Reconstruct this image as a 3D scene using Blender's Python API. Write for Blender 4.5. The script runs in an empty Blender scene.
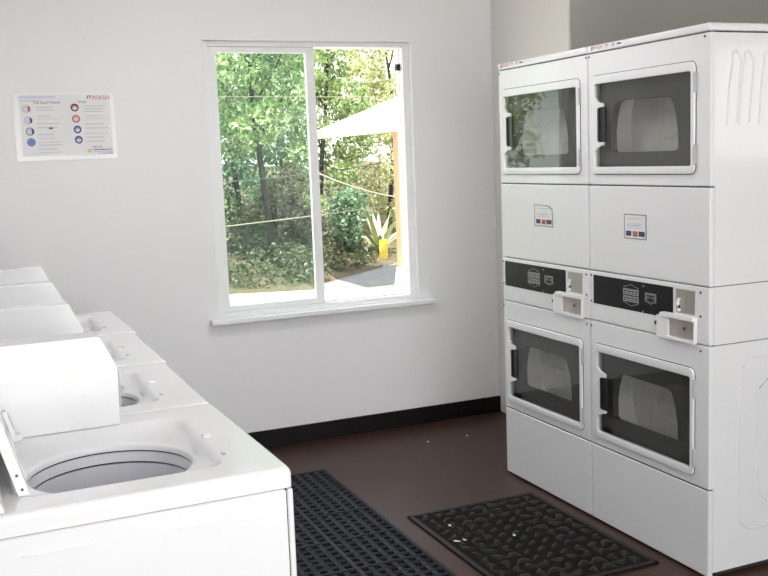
import bpy, bmesh, math, random
import numpy as np
from mathutils import Vector, Matrix
S = bpy.context.scene
COL = S.collection
PI = math.pi

# ------------------------------------------------------------------ materials
def new_mat(name):
    m = bpy.data.materials.new(name); m.use_nodes = True
    nt = m.node_tree; nt.nodes.clear()
    out = nt.nodes.new('ShaderNodeOutputMaterial')
    return m, nt, out

def principled(name, col, rough=.5, metal=0., spec=.5, noise=0., nscale=8., bump=0., bscale=60., coat=0., col2=None, detail=4., stretch=None):
    m, nt, out = new_mat(name)
    b = nt.nodes.new('ShaderNodeBsdfPrincipled')
    b.inputs['Base Color'].default_value = (*col, 1)
    b.inputs['Roughness'].default_value = rough
    b.inputs['Metallic'].default_value = metal
    b.inputs['Specular IOR Level'].default_value = spec
    b.inputs['Coat Weight'].default_value = coat
    nt.links.new(b.outputs[0], out.inputs[0])
    tc = nt.nodes.new('ShaderNodeTexCoord')
    vec = tc.outputs['Object']
    if stretch:
        mp = nt.nodes.new('ShaderNodeMapping'); mp.inputs['Scale'].default_value = stretch
        nt.links.new(vec, mp.inputs[0]); vec = mp.outputs[0]
    if noise or col2:
        n = nt.nodes.new('ShaderNodeTexNoise'); n.inputs['Scale'].default_value = nscale; n.inputs['Detail'].default_value = detail
        nt.links.new(vec, n.inputs['Vector'])
        r = nt.nodes.new('ShaderNodeValToRGB')
        c2 = col2 if col2 else tuple(max(0, c * (1 - noise)) for c in col)
        r.color_ramp.elements[0].position = .35; r.color_ramp.elements[1].position = .65
        r.color_ramp.elements[0].color = (*c2, 1); r.color_ramp.elements[1].color = (*col, 1)
        nt.links.new(n.outputs['Fac'], r.inputs[0]); nt.links.new(r.outputs[0], b.inputs['Base Color'])
    if bump:
        n2 = nt.nodes.new('ShaderNodeTexNoise'); n2.inputs['Scale'].default_value = bscale; n2.inputs['Detail'].default_value = 3
        nt.links.new(vec, n2.inputs['Vector'])
        bp = nt.nodes.new('ShaderNodeBump'); bp.inputs['Strength'].default_value = bump; bp.inputs['Distance'].default_value = .002
        nt.links.new(n2.outputs['Fac'], bp.inputs['Height']); nt.links.new(bp.outputs[0], b.inputs['Normal'])
    return m

def glass_mat(name, tint, refl=1., haze=0., hazecol=(.8, .8, .8), rough=0.01):
    m, nt, out = new_mat(name)
    t = nt.nodes.new('ShaderNodeBsdfTransparent'); t.inputs[0].default_value = (*tint, 1)
    src = t.outputs[0]
    if haze:
        d = nt.nodes.new('ShaderNodeBsdfDiffuse'); d.inputs[0].default_value = (*hazecol, 1)
        tc = nt.nodes.new('ShaderNodeTexCoord'); n = nt.nodes.new('ShaderNodeTexNoise'); n.inputs['Scale'].default_value = 3
        nt.links.new(tc.outputs['Object'], n.inputs['Vector'])
        mu = nt.nodes.new('ShaderNodeMath'); mu.operation = 'MULTIPLY'; mu.inputs[1].default_value = haze * 2
        nt.links.new(n.outputs['Fac'], mu.inputs[0])
        mx0 = nt.nodes.new('ShaderNodeMixShader')
        nt.links.new(mu.outputs[0], mx0.inputs[0]); nt.links.new(src, mx0.inputs[1]); nt.links.new(d.outputs[0], mx0.inputs[2])
        src = mx0.outputs[0]
    g = nt.nodes.new('ShaderNodeBsdfGlossy'); g.inputs['Roughness'].default_value = rough
    lw = nt.nodes.new('ShaderNodeFresnel'); lw.inputs['IOR'].default_value = 1.5
    mm = nt.nodes.new('ShaderNodeMath'); mm.operation = 'MULTIPLY'; mm.inputs[1].default_value = refl; mm.use_clamp = True
    geo = nt.nodes.new('ShaderNodeNewGeometry'); inv = nt.nodes.new('ShaderNodeMath'); inv.operation = 'SUBTRACT'; inv.inputs[0].default_value = 1.0
    nt.links.new(geo.outputs['Backfacing'], inv.inputs[1])
    fr = nt.nodes.new('ShaderNodeMath'); fr.operation = 'MULTIPLY'
    nt.links.new(lw.outputs[0], fr.inputs[0]); nt.links.new(inv.outputs[0], fr.inputs[1])   # reflect once, at the outer face
    nt.links.new(fr.outputs[0], mm.inputs[0])
    mx = nt.nodes.new('ShaderNodeMixShader')
    nt.links.new(mm.outputs[0], mx.inputs[0]); nt.links.new(src, mx.inputs[1]); nt.links.new(g.outputs[0], mx.inputs[2])
    nt.links.new(mx.outputs[0], out.inputs[0])
    return m

def emit_mat(name, col, strength):
    m, nt, out = new_mat(name)
    e = nt.nodes.new('ShaderNodeEmission'); e.inputs[0].default_value = (*col, 1); e.inputs[1].default_value = strength
    nt.links.new(e.outputs[0], out.inputs[0]); return m

def leaf_mat(name, cols, trans=.4):
    m, nt, out = new_mat(name)
    g = nt.nodes.new('ShaderNodeNewGeometry'); r = nt.nodes.new('ShaderNodeValToRGB')
    els = r.color_ramp.elements
    while len(els) < len(cols): els.new(.5)
    for i, c in enumerate(cols):
        els[i].position = i / (len(cols) - 1); els[i].color = (*c, 1)
    nt.links.new(g.outputs['Random Per Island'], r.inputs[0])
    d = nt.nodes.new('ShaderNodeBsdfDiffuse'); t = nt.nodes.new('ShaderNodeBsdfTranslucent')
    gl = nt.nodes.new('ShaderNodeBsdfGlossy'); gl.inputs['Roughness'].default_value = .45
    nt.links.new(r.outputs[0], d.inputs[0]); nt.links.new(r.outputs[0], t.inputs[0])
    mx = nt.nodes.new('ShaderNodeMixShader'); mx.inputs[0].default_value = trans
    nt.links.new(d.outputs[0], mx.inputs[1]); nt.links.new(t.outputs[0], mx.inputs[2])
    m2 = nt.nodes.new('ShaderNodeMixShader'); m2.inputs[0].default_value = .05
    nt.links.new(mx.outputs[0], m2.inputs[1]); nt.links.new(gl.outputs[0], m2.inputs[2])
    nt.links.new(m2.outputs[0], out.inputs[0])
    return m

M = dict(
    wall=principled('wall_paint', (.83, .822, .828), .42, spec=.35, noise=.02, nscale=1.5, bump=.12, bscale=140),
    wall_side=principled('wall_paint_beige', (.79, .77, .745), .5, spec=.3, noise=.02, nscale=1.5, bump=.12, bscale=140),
    alcove=principled('alcove_shade_tone', (.46, .445, .42), .6, spec=.3, noise=.04, nscale=2),  # shade of the recess put into the base colour
    ceil=principled('ceiling_paint', (.8, .8, .79), .8),
    floor=principled('brown_floor_paint', (.056, .026, .019), .42, spec=.28, col2=(.046, .022, .017), nscale=3.5, bump=.15, bscale=25),
    base=principled('black_baseboard', (.007, .005, .005), .45, spec=.25, noise=.3, nscale=9),
    vinyl=principled('white_vinyl', (.83, .83, .835), .3, noise=.02, nscale=4),
    enamel=principled('white_enamel', (.82, .825, .835), .16, spec=.5, noise=.012, nscale=2, bump=.02, bscale=300, coat=.15),
    denamel=principled('dryer_enamel', (.78, .785, .795), .24, spec=.5, noise=.012, nscale=2, bump=.05, bscale=220, coat=.6),
    gasket=principled('seam_shadow_gasket', (.03, .03, .032), .7),
    tub=principled('tub_plastic', (.66, .66, .70), .35),
    plastic=principled('white_plastic', (.80, .80, .80), .3),
    greyplastic=principled('grey_plastic', (.42, .42, .43), .4),
    black=principled('black_plastic', (.010, .010, .012), .28),
    panelblack=principled('black_gloss_panel', (.007, .007, .008), .35, spec=.22),
    liner=principled('dryer_door_liner', (.12, .12, .118), .6, noise=.1, nscale=5),
    drum=principled('drum_metal', (.90, .895, .88), .45, noise=.10, nscale=6, stretch=(1, 8, 1)),
    steel=principled('brushed_steel', (.52, .50, .45), .34, metal=.85, noise=.25, nscale=10, stretch=(1, 20, 1)),
    warmsteel=principled('worn_coin_steel', (.56, .50, .46), .42, metal=.7, noise=.3, nscale=14),
    screw=principled('screw_head', (.10, .10, .11), .4, metal=.8),
    printgrey=principled('print_grey', (.28, .28, .285), .5),
    printline=principled('print_pale_line', (.56, .54, .55), .6),
    printlight=principled('print_light', (.42, .42, .41), .5),
    printred=principled('print_red', (.50, .07, .07), .5),
    printpink=principled('print_pink', (.70, .58, .58), .5),
    printblack=principled('print_black', (.02, .02, .025), .5),
    printnavy=principled('print_navy', (.045, .05, .13), .5),
    printblue=principled('print_blue', (.16, .24, .46), .5),
    printorange=principled('print_orange', (.55, .22, .10), .5),
    printgold=principled('print_gold', (.62, .50, .15), .5),
    printlav=principled('print_lavender', (.60, .61, .74), .5),
    paper=principled('paper', (.76, .76, .77), .4, noise=.03, nscale=6),
    laminate=principled('laminate', (.77, .77, .765), .16, spec=.5),
    rubber=principled('blue_black_rubber', (.0065, .0075, .014), .5, spec=.22, noise=.25, nscale=12, bump=.1, bscale=200),
    mat=principled('charcoal_rubber', (.0135, .0115, .0105), .5, spec=.28, noise=.3, nscale=10, bump=.25, bscale=180),
    matbase=principled('rubber_backing', (.011, .0085, .0075), .8, spec=.1),
    dglass=glass_mat('dryer_glass', (.86, .86, .85), 1.3),
    pane=glass_mat('window_glass_clear', (.97, .97, .95), .9),
    paneteal=glass_mat('window_glass_teal', (.895, .96, .93), 1.0, haze=.045, hazecol=(.66, .88, .84)),
    lint=principled('white_lint', (.8, .8, .78), .8),
    lamp=emit_mat('fill_light_diffuser', (1, .975, .985), 14.5),
    pave=principled('pale_concrete', (.66, .62, .55), .85, noise=.12, nscale=1.2, detail=8),
    road=principled('asphalt', (.24, .235, .26), .8, noise=.15, nscale=3, detail=8),
    bank=principled('dirt_bank', (.13, .095, .06), .95, col2=(.075, .075, .035), nscale=2.2, detail=8, bump=1, bscale=10),
    bark=principled('bark', (.035, .028, .022), .9, noise=.4, nscale=12, stretch=(1, 1, .2)),
    wood=principled('orange_timber', (.58, .31, .19), .6, noise=.2, nscale=10, stretch=(4, 4, .6)),
    roofwhite=principled('white_roofing', (.80, .79, .78), .6, noise=.04, nscale=3),
    strap=principled('strap_leaf', (.50, .56, .30), .5, noise=.25, nscale=6),
    fasciapaint=principled('pale_pink_fascia', (.74, .55, .46), .6, noise=.1, nscale=8),
    postwhite=principled('white_concrete_post', (.75, .72, .70), .7),
    cable=principled('pale_cable', (.26, .22, .16), .6),
    cabledark=principled('dark_cable', (.06, .07, .06), .6),
    yellow=principled('yellow_sign', (.80, .55, .02), .5),
)
M['leafA'] = leaf_mat('leaf_blue_green', [(.05, .11, .06), (.10, .20, .11), (.18, .32, .18), (.34, .46, .30)], .4)
M['leafB'] = leaf_mat('leaf_mid_green', [(.08, .14, .04), (.18, .28, .09), (.34, .46, .19), (.58, .64, .38)], .45)
M['leafC'] = leaf_mat('leaf_yellow_green', [(.24, .28, .10), (.44, .48, .20), (.62, .64, .36), (.78, .76, .54)], .5)
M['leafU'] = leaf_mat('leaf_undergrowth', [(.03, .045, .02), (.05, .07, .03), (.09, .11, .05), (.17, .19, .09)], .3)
M['leafD'] = leaf_mat('leaf_dry', [(.05, .05, .02), (.12, .11, .04), (.20, .17, .08)], .3)

# ------------------------------------------------------------------ helpers
def add_box(bm, x0, x1, y0, y1, z0, z1, mi=0, bev=0., seg=2):
    vs = [bm.verts.new(p) for p in ((x0,y0,z0),(x1,y0,z0),(x1,y1,z0),(x0,y1,z0),(x0,y0,z1),(x1,y0,z1),(x1,y1,z1),(x0,y1,z1))]
    fs = [bm.faces.new([vs[i] for i in f]) for f in ((0,3,2,1),(4,5,6,7),(0,1,5,4),(1,2,6,5),(2,3,7,6),(3,0,4,7))]
    for f in fs: f.material_index = mi
    if bev:
        es = list({e for f in fs for e in f.edges})
        r = bmesh.ops.bevel(bm, geom=es, offset=bev, segments=seg, profile=.5, affect='EDGES')
        for f in r['faces']: f.material_index = mi
    return vs

def add_prism(bm, poly, axis, a, b, mi=0, bev=0., seg=2):
    """extrude a 2D polygon along an axis: axis 0 -> poly is (y,z); 1 -> (x,z); 2 -> (x,y)"""
    def P(p, t): return (t, p[0], p[1]) if axis == 0 else ((p[0], t, p[1]) if axis == 1 else (p[0], p[1], t))
    A = [bm.verts.new(P(p, a)) for p in poly]; B = [bm.verts.new(P(p, b)) for p in poly]
    n = len(poly); fs = [bm.faces.new(A), bm.faces.new(B[::-1])]
    for i in range(n): fs.append(bm.faces.new((A[i], B[i], B[(i+1) % n], A[(i+1) % n])))
    for f in fs: f.material_index = mi
    if bev:
        es = list({e for f in fs for e in f.edges})
        r = bmesh.ops.bevel(bm, geom=es, offset=bev, segments=seg, profile=.5, affect='EDGES')
        for f in r['faces']: f.material_index = mi

def loft(bm, loops, mi=0, cap0=False, cap1=False, closed=True):
    rows = [[bm.verts.new(p) for p in L] for L in loops]
    n = len(rows[0])
    for a, b in zip(rows, rows[1:]):
        for i in range(n if closed else n - 1):
            j = (i + 1) % n
            f = bm.faces.new((a[i], a[j], b[j], b[i])); f.material_index = mi
    if cap0: bm.faces.new(rows[0][::-1]).material_index = mi
    if cap1: bm.faces.new(rows[-1]).material_index = mi
    return rows

def add_tube(bm, pts, r, n=8, mi=0):
    pts = [Vector(p) for p in pts]; loops = []
    rs = r if isinstance(r, (list, tuple)) else [r] * len(pts)
    for i, p in enumerate(pts):
        d = (pts[min(i+1, len(pts)-1)] - pts[max(i-1, 0)]).normalized()
        up = Vector((0, 0, 1)) if abs(d.z) < .9 else Vector((1, 0, 0))
        s = d.cross(up).normalized(); t = s.cross(d)
        loops.append([p + (s * math.cos(2*PI*k/n) + t * math.sin(2*PI*k/n)) * rs[i] for k in range(n)])
    loft(bm, loops, mi, True, True)

def rrect(cx, cy, hx, hy, r, n):
    """rounded rectangle, 4*(n+1) points, counter-clockwise"""
    P = []
    for k, (sx, sy) in enumerate(((1, 1), (-1, 1), (-1, -1), (1, -1))):
        for i in range(n + 1):
            a = PI/2*k + PI/2*i/n
            P.append((cx + sx*(hx-r) + r*math.cos(a), cy + sy*(hy-r) + r*math.sin(a)))
    return P

def obj(name, bm, mats, parent=None, smooth=True, loc=None, angle=35):
    me = bpy.data.meshes.new(name)
    bmesh.ops.remove_doubles(bm, verts=bm.verts, dist=1e-6)
    bmesh.ops.recalc_face_normals(bm, faces=bm.faces)
    bm.to_mesh(me); bm.free()
    for m in (mats if isinstance(mats, (list, tuple)) else [mats]): me.materials.append(M[m] if isinstance(m, str) else m)
    if smooth:
        for p in me.polygons: p.use_smooth = True
        me.set_sharp_from_angle(angle=math.radians(angle))
    o = bpy.data.objects.new(name, me); COL.objects.link(o)
    if smooth:
        wn = o.modifiers.new('weighted_normal', 'WEIGHTED_NORMAL'); wn.keep_sharp = True; wn.weight = 90
    if parent: o.parent = parent
    if loc: o.location = loc
    return o

def tag(o, label=None, cat=None, group=None, kind=None):
    if label: o['label'] = label
    if cat: o['category'] = cat
    if group: o['group'] = group
    if kind: o['kind'] = kind
    return o

def empty(name, loc, label, cat, group=None, rz=0):
    o = bpy.data.objects.new(name, None); COL.objects.link(o)
    o.location = loc; o.rotation_euler = (0, 0, rz); o.empty_display_size = .1
    return tag(o, label, cat, group)

def struct(name, bm, m, parent=None, **k):
    o = obj(name, bm, m, parent, **k)
    if not parent: o['kind'] = 'structure'
    return o

def BM(): return bmesh.new()
def boxobj(name, dims, m, parent=None, bev=0., st=False, seg=2):
    bm = BM(); add_box(bm, *dims, bev=bev, seg=seg)
    return struct(name, bm, m, parent) if st else obj(name, bm, m, parent)

def text_into(bm, s, size, fn, mi=0, extrude=0.):
    """flat lettering added to bm; fn maps (u, v) of the text to a 3D point"""
    cu = bpy.data.curves.new('lettering', 'FONT'); cu.body = s; cu.size = size; cu.align_x = 'CENTER'; cu.align_y = 'CENTER'
    o = bpy.data.objects.new('lettering', cu); me = o.to_mesh()
    vs = [bm.verts.new(fn(v.co.x, v.co.y)) for v in me.vertices]
    for p in me.polygons:
        try: bm.faces.new([vs[i] for i in p.vertices]).material_index = mi
        except ValueError: pass
    o.to_mesh_clear(); bpy.data.objects.remove(o); bpy.data.curves.remove(cu)

# ------------------------------------------------------------------ room shell
YW = 3.1127; XL = -.80; XR = 2.2594; XA = 3.95; YB = -3.6; YJ = 2.36; H = 2.6; TW = .16
WX0, WX1, WZ0, WZ1 = .627, 1.762, .712, 2.111

boxobj('floor', (XL-.2, XA+.2, YB-.2, YW+TW, -.06, 0), 'floor', st=True)
boxobj('ceiling', (XL-.2, XA+.2, YB-.2, YW+TW, H, H+.12), 'ceil', st=True)
bm = BM()
for d in ((XL-.2, WX0, 0, H), (WX1, XR+.3, 0, H), (WX0, WX1, 0, WZ0), (WX0, WX1, WZ1, H)):
    add_box(bm, d[0], d[1], YW, YW+TW, d[2], d[3])
struct('wall_back', bm, 'wall', smooth=False)
boxobj('wall_left', (XL-.2, XL, YB-.2, YW, 0, H), 'wall', st=True)
bm = BM(); add_box(bm, XR, XA+.2, YJ, YW, 0, H, bev=.006)
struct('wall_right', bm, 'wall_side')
boxobj('wall_recess_shaded', (XR+.012, XA, YJ-.012, YJ-.0005, 0, H), 'alcove', st=True)  # thin sheet over the return wall, its shade painted in
# alcove wall behind the dryers, with an unseen window added for dryer side sheen
RY0, RY1, RZ0, RZ1 = -2.2, -1.2, 1.35, 2.15
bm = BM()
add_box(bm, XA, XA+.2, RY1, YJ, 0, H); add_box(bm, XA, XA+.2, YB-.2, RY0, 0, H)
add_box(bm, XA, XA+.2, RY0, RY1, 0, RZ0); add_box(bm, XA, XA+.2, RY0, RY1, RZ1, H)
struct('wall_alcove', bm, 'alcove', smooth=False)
# front wall behind the camera: unseen shopfront opening, sized for the light it admits
FX0, FX1, FZ0, FZ1 = -.6, 2.1, .25, 2.3
bm = BM()
add_box(bm, XL, FX0, YB-.2, YB, 0, H); add_box(bm, FX1, XA, YB-.2, YB, 0, H)
add_box(bm, FX0, FX1, YB-.2, YB, 0, FZ0); add_box(bm, FX0, FX1, YB-.2, YB, FZ1, H)
struct('wall_front', bm, 'wall', smooth=False)
bm = BM()
for x in (FX0, (FX0+FX1)/2-.03, FX1-.06): add_box(bm, x, x+.06, YB-.12, YB-.06, FZ0, FZ1)
for z in (FZ0, FZ1-.06): add_box(bm, FX0, FX1, YB-.12, YB-.06, z, z+.06)
struct('window_2', bm, 'vinyl')
bm = BM()
for y in (RY0, RY1-.05): add_box(bm, XA+.05, XA+.1, y, y+.05, RZ0, RZ1)
for z in (RZ0, RZ1-.05): add_box(bm, XA+.05, XA+.1, RY0, RY1, z, z+.05)
struct('sheen_window', bm, 'vinyl')  # frame of the added window that gives the dryer side its sheen
bm = BM(); add_box(bm, XL+.001, XR, YW-.014, YW-.0005, .0, .094, bev=.004)
struct('baseboard_back', bm, 'base')
bm = BM(); add_box(bm, XL+.0005, XL+.014, 2.5, YW-.015, 0, .094, bev=.004)
struct('baseboard_left', bm, 'base')
bm = BM(); add_box(bm, XR+.013, XA, YJ-.026, YJ-.0125, 0, .094, bev=.004)
struct('baseboard_alcove', bm, 'base')

# ---- the window
win = bpy.data.objects.new('window_1', None); COL.objects.link(win); win.location = (WX0, YW, WZ0); win['kind'] = 'structure'
def wl(x0, x1, y0, y1, z0, z1): return (x0-WX0, x1-WX0, y0-YW, y1-YW, z0-WZ0, z1-WZ0)
bm = BM()                                                # outer frame
for d in ((WX0, WX0+.03, WZ0, WZ1), (WX1-.038, WX1, WZ0, WZ1)): add_box(bm, *wl(d[0], d[1], YW+.035, YW+.125, d[2], d[3]), bev=.003)
for d in ((WZ0-.012, WZ0+.022), (WZ1-.028, WZ1)): add_box(bm, *wl(WX0+.028, WX1-.036, YW+.035, YW+.125, d[0], d[1]), bev=.003)
obj('window_frame', bm, 'vinyl', win)
def sash(x0, x1, y0, y1, z0, z1, ws, wr):
    bm = BM()
    for d in ((x0, x0+ws[0]), (x1-ws[1], x1)): add_box(bm, *wl(d[0], d[1], y0, y1, z0, z1), bev=.003)
    for d in ((z0, z0+wr[0]), (z1-wr[1], z1)): add_box(bm, *wl(x0+ws[0]-.002, x1-ws[1]+.002, y0+.002, y1-.002, d[0], d[1]), bev=.003)
    return bm
sl = obj('sliding_sash', sash(WX0+.03, 1.222, YW+.045, YW+.078, WZ0+.022, WZ1-.028, (.042, .046), (.030, .030)), 'vinyl', win)
bm = BM(); add_box(bm, *wl(WX0+.068, 1.180, YW+.058, YW+.064, WZ0+.045, WZ1-.05)); g = obj('teal_pane', bm, 'paneteal', sl); g['label'] = 'teal tinted hazy window pane'
fs = obj('fixed_sash', sash(1.195, WX1-.036, YW+.082, YW+.115, WZ0+.01, WZ1-.016, (.040, .006), (.012, .010)), 'vinyl', win)
bm = BM(); add_box(bm, *wl(1.225, WX1-.040, YW+.096, YW+.101, WZ0+.018, WZ1-.024)); g = obj('clear_pane', bm, 'pane', fs); g['label'] = 'clear bright window pane'
bm = BM(); add_box(bm, *wl(1.700, 1.7245, YW+.060, YW+.085, 1.965, 2.000), bev=.004); g = obj('latch', bm, 'black', win); g['label'] = 'small black window latch'
bm = BM()                                                # sill board with horns
add_box(bm, *wl(WX0-.052, WX1+.078, YW-.055, YW-.0005, .684, .711), bev=.006, seg=3)
add_box(bm, *wl(WX0+.001, WX1-.001, YW-.01, YW+.036, .7125, .7155), bev=.001)
obj('window_sill', bm, 'vinyl', win)
bm = BM(); add_box(bm, *wl(WX1-.0015, WX1-.0004, YW+.001, YW+.04, WZ0+.006, WZ1-.002)); add_box(bm, *wl(WX0+.0004, WX0+.0015, YW+.001, YW+.04, WZ0+.006, WZ1-.002))
add_box(bm, *wl(WX0-.004, WX0+.004, YW-.003, YW+.002, WZ0, WZ1)); add_box(bm, *wl(WX0-.004, WX1+.004, YW-.003, YW+.002, WZ1-.003, WZ1+.004))
obj('window_jamb', bm, 'vinyl', win)

# ---- ceiling lights, unseen fixtures added to brighten the room
for i, (x, y, lab) in enumerate(((.75, 1.5, 'added fill light on the unseen ceiling above the washers and dryers'), (.75, -1.5, 'added fill light on the unseen ceiling near the shopfront opening'))):
    t = empty('ceiling_fill_light', (x, y, H), lab, 'light')
    bm = BM(); add_box(bm, -.62, .62, -.17, .17, -.05, -.0005, bev=.006); obj('light_housing', bm, 'vinyl', t)
    bm = BM(); add_box(bm, -.58, .58, -.14, .14, -.062, -.0505, bev=.004); obj('diffuser', bm, 'lamp', t)

# ------------------------------------------------------------------ washers
PW = .6145; ZT = .90; WD = .69
HX, HY, HR, HZ = -.307, .294, .169, .870
def ray_rr(a, cx, cy, hx, hy, r, px, py):
    """distance from (px,py) along angle a to a rounded rectangle"""
    dx, dy = math.cos(a), math.sin(a); lo, hi = 0., 2.
    def sd(t):
        qx = abs(px+dx*t-cx)-(hx-r); qy = abs(py+dy*t-cy)-(hy-r)
        return math.hypot(max(qx, 0), max(qy, 0)) + min(max(qx, qy), 0) - r
    for _ in range(45):
        m = (lo+hi)/2
        if sd(m) > 0: hi = m
        else: lo = m
    return (px+dx*lo, py+dy*lo)

def make_washer(label, lid_tilt=.27):
    t = empty('washing_machine', (0, 0, 0), label, 'washing machine', 'top loading washers in a row')
    w = PW - .004
    # cabinet, front panel strip
    bm = BM(); P = lambda i, z: [(-WD+i, .002+i, z), (-.0155-i, .002+i, z), (-.0155-i, w-i, z), (-WD+i, w-i, z)]
    loft(bm, [P(.02, .03), P(.004, .02), P(0, .026), P(0, .853), P(.003, .8570), P(.02, .8570), P(.02, .03)]); add_box(bm, -WD+.015, -.03, .017, w-.015, .022, .04)
    for z in (.817,):
        for a, b in ((-.515, -.385), (-.262, -.100)):
            add_box(bm, a, b, .0002, .003, z-.0026, z+.0026)
    for (fx, fy) in ((-.06, .06), (-.06, w-.06), (-WD+.06, .06), (-WD+.06, w-.06)):
        add_box(bm, fx-.02, fx+.02, fy-.02, fy+.02, 0, .025)
    obj('cabinet', bm, 'enamel', t)
    bm = BM(); add_box(bm, -.0135, 0, .001, w+.001, .03, .8570, bev=.005, seg=3); obj('front_panel', bm, 'enamel', t)
    bm = BM(); P = lambda i, z: [(-WD+.003+i, .005+i, z), (-.004-i, .005+i, z), (-.004-i, w-.003-i, z), (-WD+.003+i, w-.003-i, z)]
    loft(bm, [P(0, .8572), P(0, .8588), P(.03, .8588), P(.03, .8572), P(0, .8572)]); obj('seam', bm, 'gasket', t); boxobj('seam', (-.0156, -.0132, .004, w-.003, .04, .8565), 'gasket', t)
    # deck with sunken lid well and round hole
    cx, cy, hx, hy = -WD/2, PW/2, WD/2, PW/2-.0012
    angs = [2*PI*k/120 for k in range(120)]
    for sx in (-1, 1):
        for sy in (-1, 1):
            for dd in (-.010, -.004, 0, .004, .010):
                angs.append(math.atan2(cy+sy*(hy-.006)-HY, cx+sx*(hx-.006)-HX) % (2*PI) + dd)
    angs = sorted(angs)
    def L(kind, z, *a):
        if kind == 'r': return [(*ray_rr(q, *a, HX, HY), z) for q in angs]
        return [(HX+a[0]*math.cos(q), HY+a[0]*math.sin(q), z) for q in angs]
    rx, ry, rhx, rhy = -.309, .306, .196, .211
    loops = [L('r', .8592, cx, cy, hx, hy, .012), L('r', ZT-.012, cx, cy, hx, hy, .012), L('r', ZT-.005, cx, cy, hx-.002, hy-.002, .013),
             L('r', ZT-.0012, cx, cy, hx-.006, hy-.006, .015), L('r', ZT, cx, cy, hx-.012, hy-.012, .018),
             L('r', ZT, rx, ry, rhx+.012, rhy+.012, .055), L('r', ZT-.003, rx, ry, rhx+.003, rhy+.003, .05),
             L('r', ZT-.010, rx, ry, rhx-.004, rhy-.004, .046), L('r', HZ+.010, rx, ry, rhx-.012, rhy-.020, .06),
             L('c', HZ+.002, HR+.012), L('c', HZ, HR+.004), L('c', HZ-.004, HR), L('c', HZ-.014, HR)]
    bm = BM(); loft(bm, loops)
    obj('top_deck', bm, 'enamel', t, angle=50)
    # tub: dark gap, tub ring, dark gap, basket
    n = 96; C = lambda r, z: [(HX+r*math.cos(2*PI*k/n), HY+r*math.sin(2*PI*k/n), z) for k in range(n)]
    bm = BM(); loft(bm, [C(HR+.006, HZ-.0145), C(HR+.007, .58)]); obj('tub_gap', bm, 'gasket', t)
    bm = BM(); loft(bm, [C(HR+.001, HZ-.0185), C(HR+.003, HZ-.0175), C(HR+.001, HZ-.024), C(HR-.002, HZ-.034), C(HR-.003, HZ-.0395), C(HR+.003, HZ-.0405)]); obj('tub_ring', bm, 'tub', t)
    bm = BM(); loft(bm, [C(HR+.004, HZ-.0445), C(HR-.003, HZ-.0435), C(HR-.004, HZ-.057), C(HR-.006, .70), C(HR-.010, .56), C(.02, .54)], cap1=True); obj('basket', bm, 'tub', t)
    # lid catch, dispenser mark
    bm = BM(); add_box(bm, -.102, -.084, .302, .324, ZT-.0005, ZT+.004, bev=.0018); obj('lid_catch', bm, 'plastic', t)
    bm = BM(); add_box(bm, -.100, -.092, .155, .170, ZT-.001, ZT+.002, bev=.0008); obj('lid_switch', bm, 'greyplastic', t)
    # lid, raised and leaning back
    k = lid_tilt; z0, z1 = ZT+.001, ZT+.375
    def lx(z, d): return -.4835 - k*(z-ZT) - d
    bm = BM(); y0, y1 = .094, .516
    pr = [(lx(z0, 0), z0), (lx(z1-.01, 0), z1-.01), (lx(z1, .005), z1), (lx(z1, .021), z1-.003), (lx(z0, .021), z0)]
    rim = lambda a, b: add_prism(bm, pr, 1, a, b, bev=.002)
    rim(y0, y0+.016); rim(y1-.016, y1)
    add_prism(bm, [(lx(z0, .014), z0+.01), (lx(z1-.008, .014), z1-.008), (lx(z1-.008, .0205), z1-.008), (lx(z0, .0205), z0+.01)], 1, y0+.012, y1-.012)
    add_prism(bm, [(lx(z1-.03, .001), z1-.03), (lx(z1-.003, .001), z1-.003), (lx(z1-.003, .02), z1-.003), (lx(z1-.03, .02), z1-.03)], 1, y0+.012, y1-.012)
    add_prism(bm, [(lx(z0+.003, .001), z0+.003), (lx(z0+.03, .001), z0+.03), (lx(z0+.03, .02), z0+.03), (lx(z0+.003, .02), z0+.003)], 1, y0+.012, y1-.012)
    lid = obj('lid', bm, 'enamel', t)
    for zz in (ZT+.014, ZT+.042):
        bm = BM()
        n2 = 12; xc = lx(zz, .010)
        loft(bm, [[(xc+.0028*math.cos(2*PI*q/n2), y0-.0012, zz+.0028*math.sin(2*PI*q/n2)) for q in range(n2)], [(xc+.0028*math.cos(2*PI*q/n2), y0+.001, zz+.0028*math.sin(2*PI*q/n2)) for q in range(n2)]], cap0=True)
        s = obj('lid_screw', bm, 'screw', lid); s['label'] = 'small dark screw on lid edge'
    bm = BM()
    add_prism(bm, [(lx(z, d), z) for z, d in ((ZT+.004, -.009), (ZT+.075, -.009), (ZT+.075, .002), (ZT+.004, .002))], 1, y1-.030, y1-.012, bev=.003)
    add_prism(bm, [(lx(z, d), z) for z, d in ((ZT+.006, -.020), (ZT+.020, -.020), (ZT+.020, -.006), (ZT+.006, -.006))], 1, y1-.030, y1-.012, bev=.003)
    add_prism(bm, [(lx(z, d), z) for z, d in ((ZT+.030, -.0105), (ZT+.062, -.0105), (ZT+.062, -.008), (ZT+.030, -.008))], 1, y1-.026, y1-.017, mi=1)
    h = obj('lid_hinge', bm, ['plastic', 'greyplastic'], lid)
    # console behind the lid
    bm = BM(); add_prism(bm, [(-WD, ZT+.0005), (-.532, ZT+.0005), (-.600, ZT+.215), (-.625, ZT+.228), (-WD, ZT+.228)], 1, .010, .520, bev=.004)
    obj('console', bm, 'plastic', t)
    # coin box at the far rear corner
    bm = BM(); add_prism(bm, [(-WD, ZT+.0005), (-.2455, ZT+.0005), (-.2430, ZT+.139), (-.2790, ZT+.2145), (-WD, ZT+.2145)], 1, .524, .6105, bev=.0025)
    cb = obj('coin_box', bm, 'enamel', t)
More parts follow.
